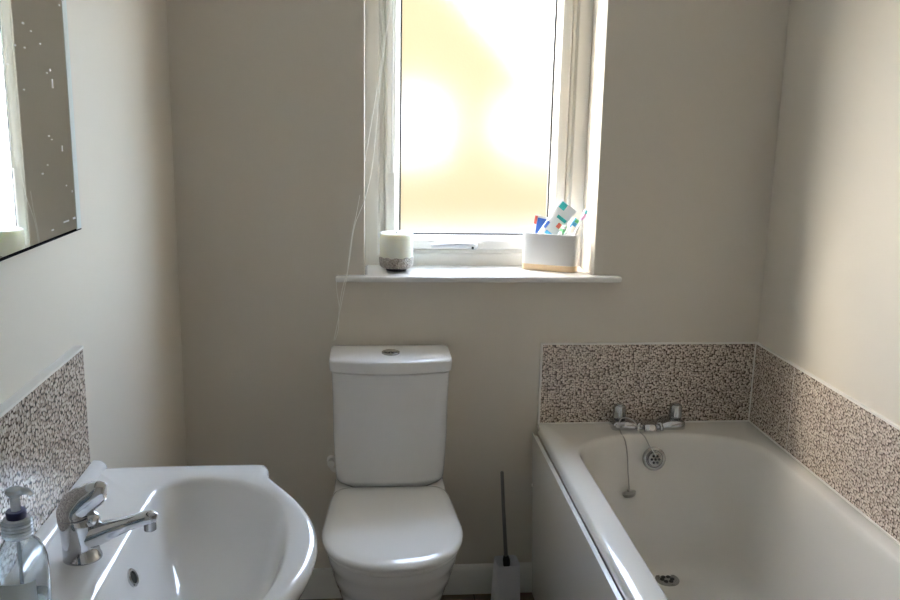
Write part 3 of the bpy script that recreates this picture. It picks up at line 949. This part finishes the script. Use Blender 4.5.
def tube_of_paste(name, label, base, tip, w, th, twist, body, bands):
    t = thing(name, label, 'tube', base)
    b0 = Vector(base); d = Vector(tip) - b0; L = d.length; d.normalize()
    side = Vector((math.cos(twist), math.sin(twist), 0)); side = (side - d * side.dot(d)).normalized(); nrm = d.cross(side)
    def ring(f, a, b, n=28):
        return [d * (f * L) + side * (a * math.cos(2 * PI * i / n)) + nrm * (b * math.sin(2 * PI * i / n)) for i in range(n)]
    bm = bmesh.new()
    loft(bm, [ring(.0, .008, .008), ring(.10, .008, .008), ring(.105, .011, .011)])
    obj('screw_cap', bm, body, t)
    bm = bmesh.new()
    loft(bm, [ring(.105, .009, .009), ring(.15, w * .62, th), ring(.25, w * .75, th), ring(.5, w * .88, th * .8), ring(.75, w * .96, th * .45), ring(.93, w, .0016), ring(1, w, .0012)])
    obj('tube_body', bm, body, t, angle=60)
    prf = ((.105, .009, .009), (.15, w * .62, th), (.25, w * .75, th), (.5, w * .88, th * .8), (.75, w * .96, th * .45), (.93, w, .0016), (1, w, .0012))
    def width(f):
        for a, b in zip(prf[:-1], prf[1:]):
            if f <= b[0]:
                k = (f - a[0]) / (b[0] - a[0]); return a[1] + (b[1] - a[1]) * k, a[2] + (b[2] - a[2]) * k
        return w, .0012
    for f0, f1, s0, s1, m in bands:
        bm = bmesh.new()
        def pt(f, c, o):
            ww, tt = width(f)
            return d * (f * L) + side * (ww * c) - nrm * (tt * math.sqrt(max(0, 1 - c * c)) + o)
        g = 5
        r0 = [[pt(f0 + (f1 - f0) * i / 3, s0 + (s1 - s0) * k / g, .0006) for k in range(g + 1)] for i in range(4)]
        r1 = [[pt(f0 + (f1 - f0) * i / 3, s0 + (s1 - s0) * k / g, .0001) for k in range(g + 1)] for i in range(4)]
        loft(bm, r0, False, False, closed=False); loft(bm, r1, False, False, closed=False)
        obj('printed_mark', bm, m, t)
    return t
# white tube leaning right, its flat end up
tube_of_paste('toothpaste_tube', 'white toothpaste tube with teal and red print leaning right in the caddy', (1.062, .099, SILL + .040), (1.178, .074, SILL + .206), .030, .009, ca, M['tubewhite'],
              [(.88, .985, -.8, -.1, M['teal']), (.74, .79, -.3, .85, M['teal']), (.62, .70, .3, .75, M['red']), (.50, .62, -.9, -.5, M['blue']), (.44, .50, -.3, .6, M['lightblue'])])
tube_of_paste('toothpaste_tube', 'blue and white tube lying lowest at the left of the caddy', (1.078, .117, SILL + .026), (1.100, .110, SILL + .168), .022, .007, ca, M['tubewhite'],
              [(.55, .95, -.5, .98, M['blue']), (.80, .98, -.98, -.55, M['red'])])
def toothbrush(name, label, base, tip, face, bm_h, bm_b, bm_t, neck):
    t = thing(name, label, 'toothbrush', base)
    b0 = Vector(base); d = (Vector(tip) - b0); L = d.length; d.normalize()
    fv = Vector(face); fv = (fv - d * fv.dot(d)).normalized(); sd_ = d.cross(fv)
    bm = bmesh.new()
    P = [d * (L * f) + fv * o for f, o in ((0, 0), (.1, .001), (.35, .003), (.6, .001), (.72, -.001), (.84, 0))]
    tube(bm, spline(P, 5), [.0045 + .0018 * math.sin(PI * min(1, i / 17)) - (.002 if i > 17 else 0) for i in range(26)], 12)
    obj('handle', bm, bm_h, t)
    bm = bmesh.new()
    rs = []
    for f, w, h in ((.80, .0035, .0025), (.84, .0058, .003), (.90, .0066, .003), (.97, .006, .003), (1.0, .0035, .0025)):
        c = d * (L * f)
        rs.append([c + sd_ * (w * math.cos(2 * PI * i / 16)) + fv * (h * math.sin(2 * PI * i / 16)) for i in range(16)])
    loft(bm, rs)
    obj('brush_head', bm, neck, t)
    for f0, f1, m in ((.85, .92, bm_b), (.925, .99, bm_t)):
        bm = bmesh.new()
        rs = []
        for o, k in ((.002, .9), (.012, 1.0), (.0135, .9)):
            c0, c1 = d * (L * f0), d * (L * f1)
            rs.append([c0 + sd_ * .0055 * k + fv * o, c1 + sd_ * .0052 * k + fv * o, c1 - sd_ * .0052 * k + fv * o, c0 - sd_ * .0055 * k + fv * o])
        loft(bm, rs)
        obj('bristles', bm, m, t, smooth=False)
    return t
toothbrush('toothbrush', 'toothbrush with blue and green bristles leaning low in the caddy', (1.115, .078, SILL + .026), (1.198, .062, SILL + .168), (.75, -.35, -.3), M['tubewhite'], M['lightblue'], M['green'], M['lightblue'])
toothbrush('toothbrush', 'pink and cyan headed toothbrush leaning against the right window reveal', (1.165, .072, SILL + .026), (1.230, .070, SILL + .194), (.1, -1, .2), M['greyplastic'], M['pink'], M['cyan'], M['pink'])
toothbrush('toothbrush', 'green and white toothbrush mostly hidden inside the caddy', (1.130, .068, SILL + .026), (1.164, .053, SILL + .144), (-.6, -.5, .2), M['darkgreen'], M['green'], M['tubewhite'], M['green'])

# ------------------------------------------------------------------ blind and its cords
bl = thing('window_blind', 'thin cream blind cords hanging at the left side of the window', 'blind cords', (.62, .10, 2.09))
L0 = Vector(bl.location)
bm = B(XL + .004, XR - .004, .075, .125, 2.075, ZT - .002)
for v in bm.verts: v.co -= L0
obj('headrail', bm, M['upvc'], bl, smooth=False, bevel=.003)
def cordpart(name, pts, r):
    bm = bmesh.new()
    tube(bm, [Vector(p) - L0 for p in spline(pts, 6)], r, 8)
    return obj(name, bm, M['cord'], bl)
cordpart('pull_cord', [(.630, .100, 2.08), (.622, .10, 1.84), (.603, .09, 1.74), (.587, .07, 1.628), (.550, .03, 1.411), (.526, -.008, 1.262), (.510, -.026, 1.185), (.497, -.043, 1.09), (.494, -.046, 1.06), (.482, -.042, 1.0), (.466, -.035, .92), (.454, -.03, .862)], .0011)
cordpart('pull_cord', [(.640, .100, 2.08), (.622, .10, 1.835), (.606, .09, 1.74), (.592, .07, 1.628), (.571, .035, 1.396), (.549, .006, 1.29), (.531, -.010, 1.245), (.514, -.026, 1.195), (.499, -.044, 1.09), (.490, -.046, 1.056), (.480, -.042, 1.02), (.470, -.035, .955), (.468, -.03, .90), (.458, -.028, .864)], .0011)
cordpart('pull_cord', [(.463, -.04, 1.05), (.4645, -.036, 1.01), (.470, -.033, .97), (.469, -.032, .94)], .0009)
bm = bmesh.new()
tube(bm, [Vector(p) - L0 for p in ((.630, .135, 2.08), (.630, .14, 1.40))], .003, 10)
obj('lift_cord', bm, M['cord'], bl)
bm = bmesh.new()
lathe(bm, [(.002, .052), (.0045, .048), (.0055, .03), (.0085, .004), (.008, 0), (.001, 0)], 20, c=Vector((.630, .14, 1.352)) - L0)
obj('tassel', bm, M['cord'], bl)

# ------------------------------------------------------------------ light
w = bpy.data.worlds.new('sky')
sc.world = w
w.use_nodes = True
nt = w.node_tree
bg = nt.nodes['Background']
sk = nt.nodes.new('ShaderNodeTexSky')
sk.sky_type = 'NISHITA'
sk.sun_disc = False
SUN = Vector((-1.0, .62, .82)).normalized()
sk.sun_elevation = math.asin(SUN.z)
sk.sun_rotation = math.atan2(SUN.x, SUN.y)
sk.air_density = 1.0; sk.dust_density = 1.2; sk.ozone_density = 1.0
hz_ = nt.nodes.new('ShaderNodeMix'); hz_.data_type = 'RGBA'; hz_.blend_type = 'ADD'; hz_.inputs[0].default_value = 1.0
hz_.inputs[7].default_value = (2.55, 2.82, 3.2, 1)      # thin bright overcast added to the clear sky
nt.links.new(sk.outputs[0], hz_.inputs[6])
nt.links.new(hz_.outputs[2], bg.inputs['Color'])
bg.inputs['Strength'].default_value = 2.35

def light(name, kind, loc, direction, energy, color=(1, 1, 1), **k):
    l = bpy.data.lights.new(name, kind)
    l.energy = energy; l.color = color
    for a, b in k.items(): setattr(l, a, b)
    o = bpy.data.objects.new(name, l)
    o.location = loc
    o.rotation_euler = Vector(direction).to_track_quat('-Z', 'Y').to_euler()
    col.objects.link(o)
    return o
light('sun', 'SUN', (-6, 6, 8), -SUN, 13.0, (1, .90, .74), angle=math.radians(9))
p = light('window_portal', 'AREA', ((XL + XR) / 2, .30, (ZB + ZT) / 2), (0, -1, 0), 1, shape='RECTANGLE', size=XR - XL, size_y=ZT - ZB)
p.data.cycles.is_portal = True

# ------------------------------------------------------------------ camera
f_px, yaw, pitch, roll, cx, cy, cz = 887.5, .0951, .2093, .0198, .5537, -2.6325, 1.5411
sy_, cy_ = math.sin(yaw), math.cos(yaw); sp_, cp_ = math.sin(pitch), math.cos(pitch)
F = Vector((sy_ * cp_, cy_ * cp_, -sp_)); R = Vector((cy_, -sy_, 0)); U = R.cross(F)
R2 = math.cos(roll) * R + math.sin(roll) * U; U2 = -math.sin(roll) * R + math.cos(roll) * U
cam = bpy.data.cameras.new('camera')
cam.sensor_width = 36; cam.lens = f_px / 900 * 36; cam.clip_start = .02; cam.clip_end = 300
co = bpy.data.objects.new('camera', cam)
m3 = Matrix((R2, U2, -F)).transposed()
co.matrix_world = Matrix.Translation((cx, cy, cz)) @ m3.to_4x4()
col.objects.link(co)
sc.camera = co

vs = sc.view_settings
vs.view_transform = 'Standard'; vs.look = 'None'; vs.gamma = 1.0; vs.use_curve_mapping = False
vs.exposure = 0.6
sc.cycles.max_bounces = 14; sc.cycles.diffuse_bounces = 6; sc.cycles.glossy_bounces = 6
sc.cycles.transmission_bounces = 10; sc.cycles.transparent_max_bounces = 12
sc.cycles.sample_clamp_indirect = 12
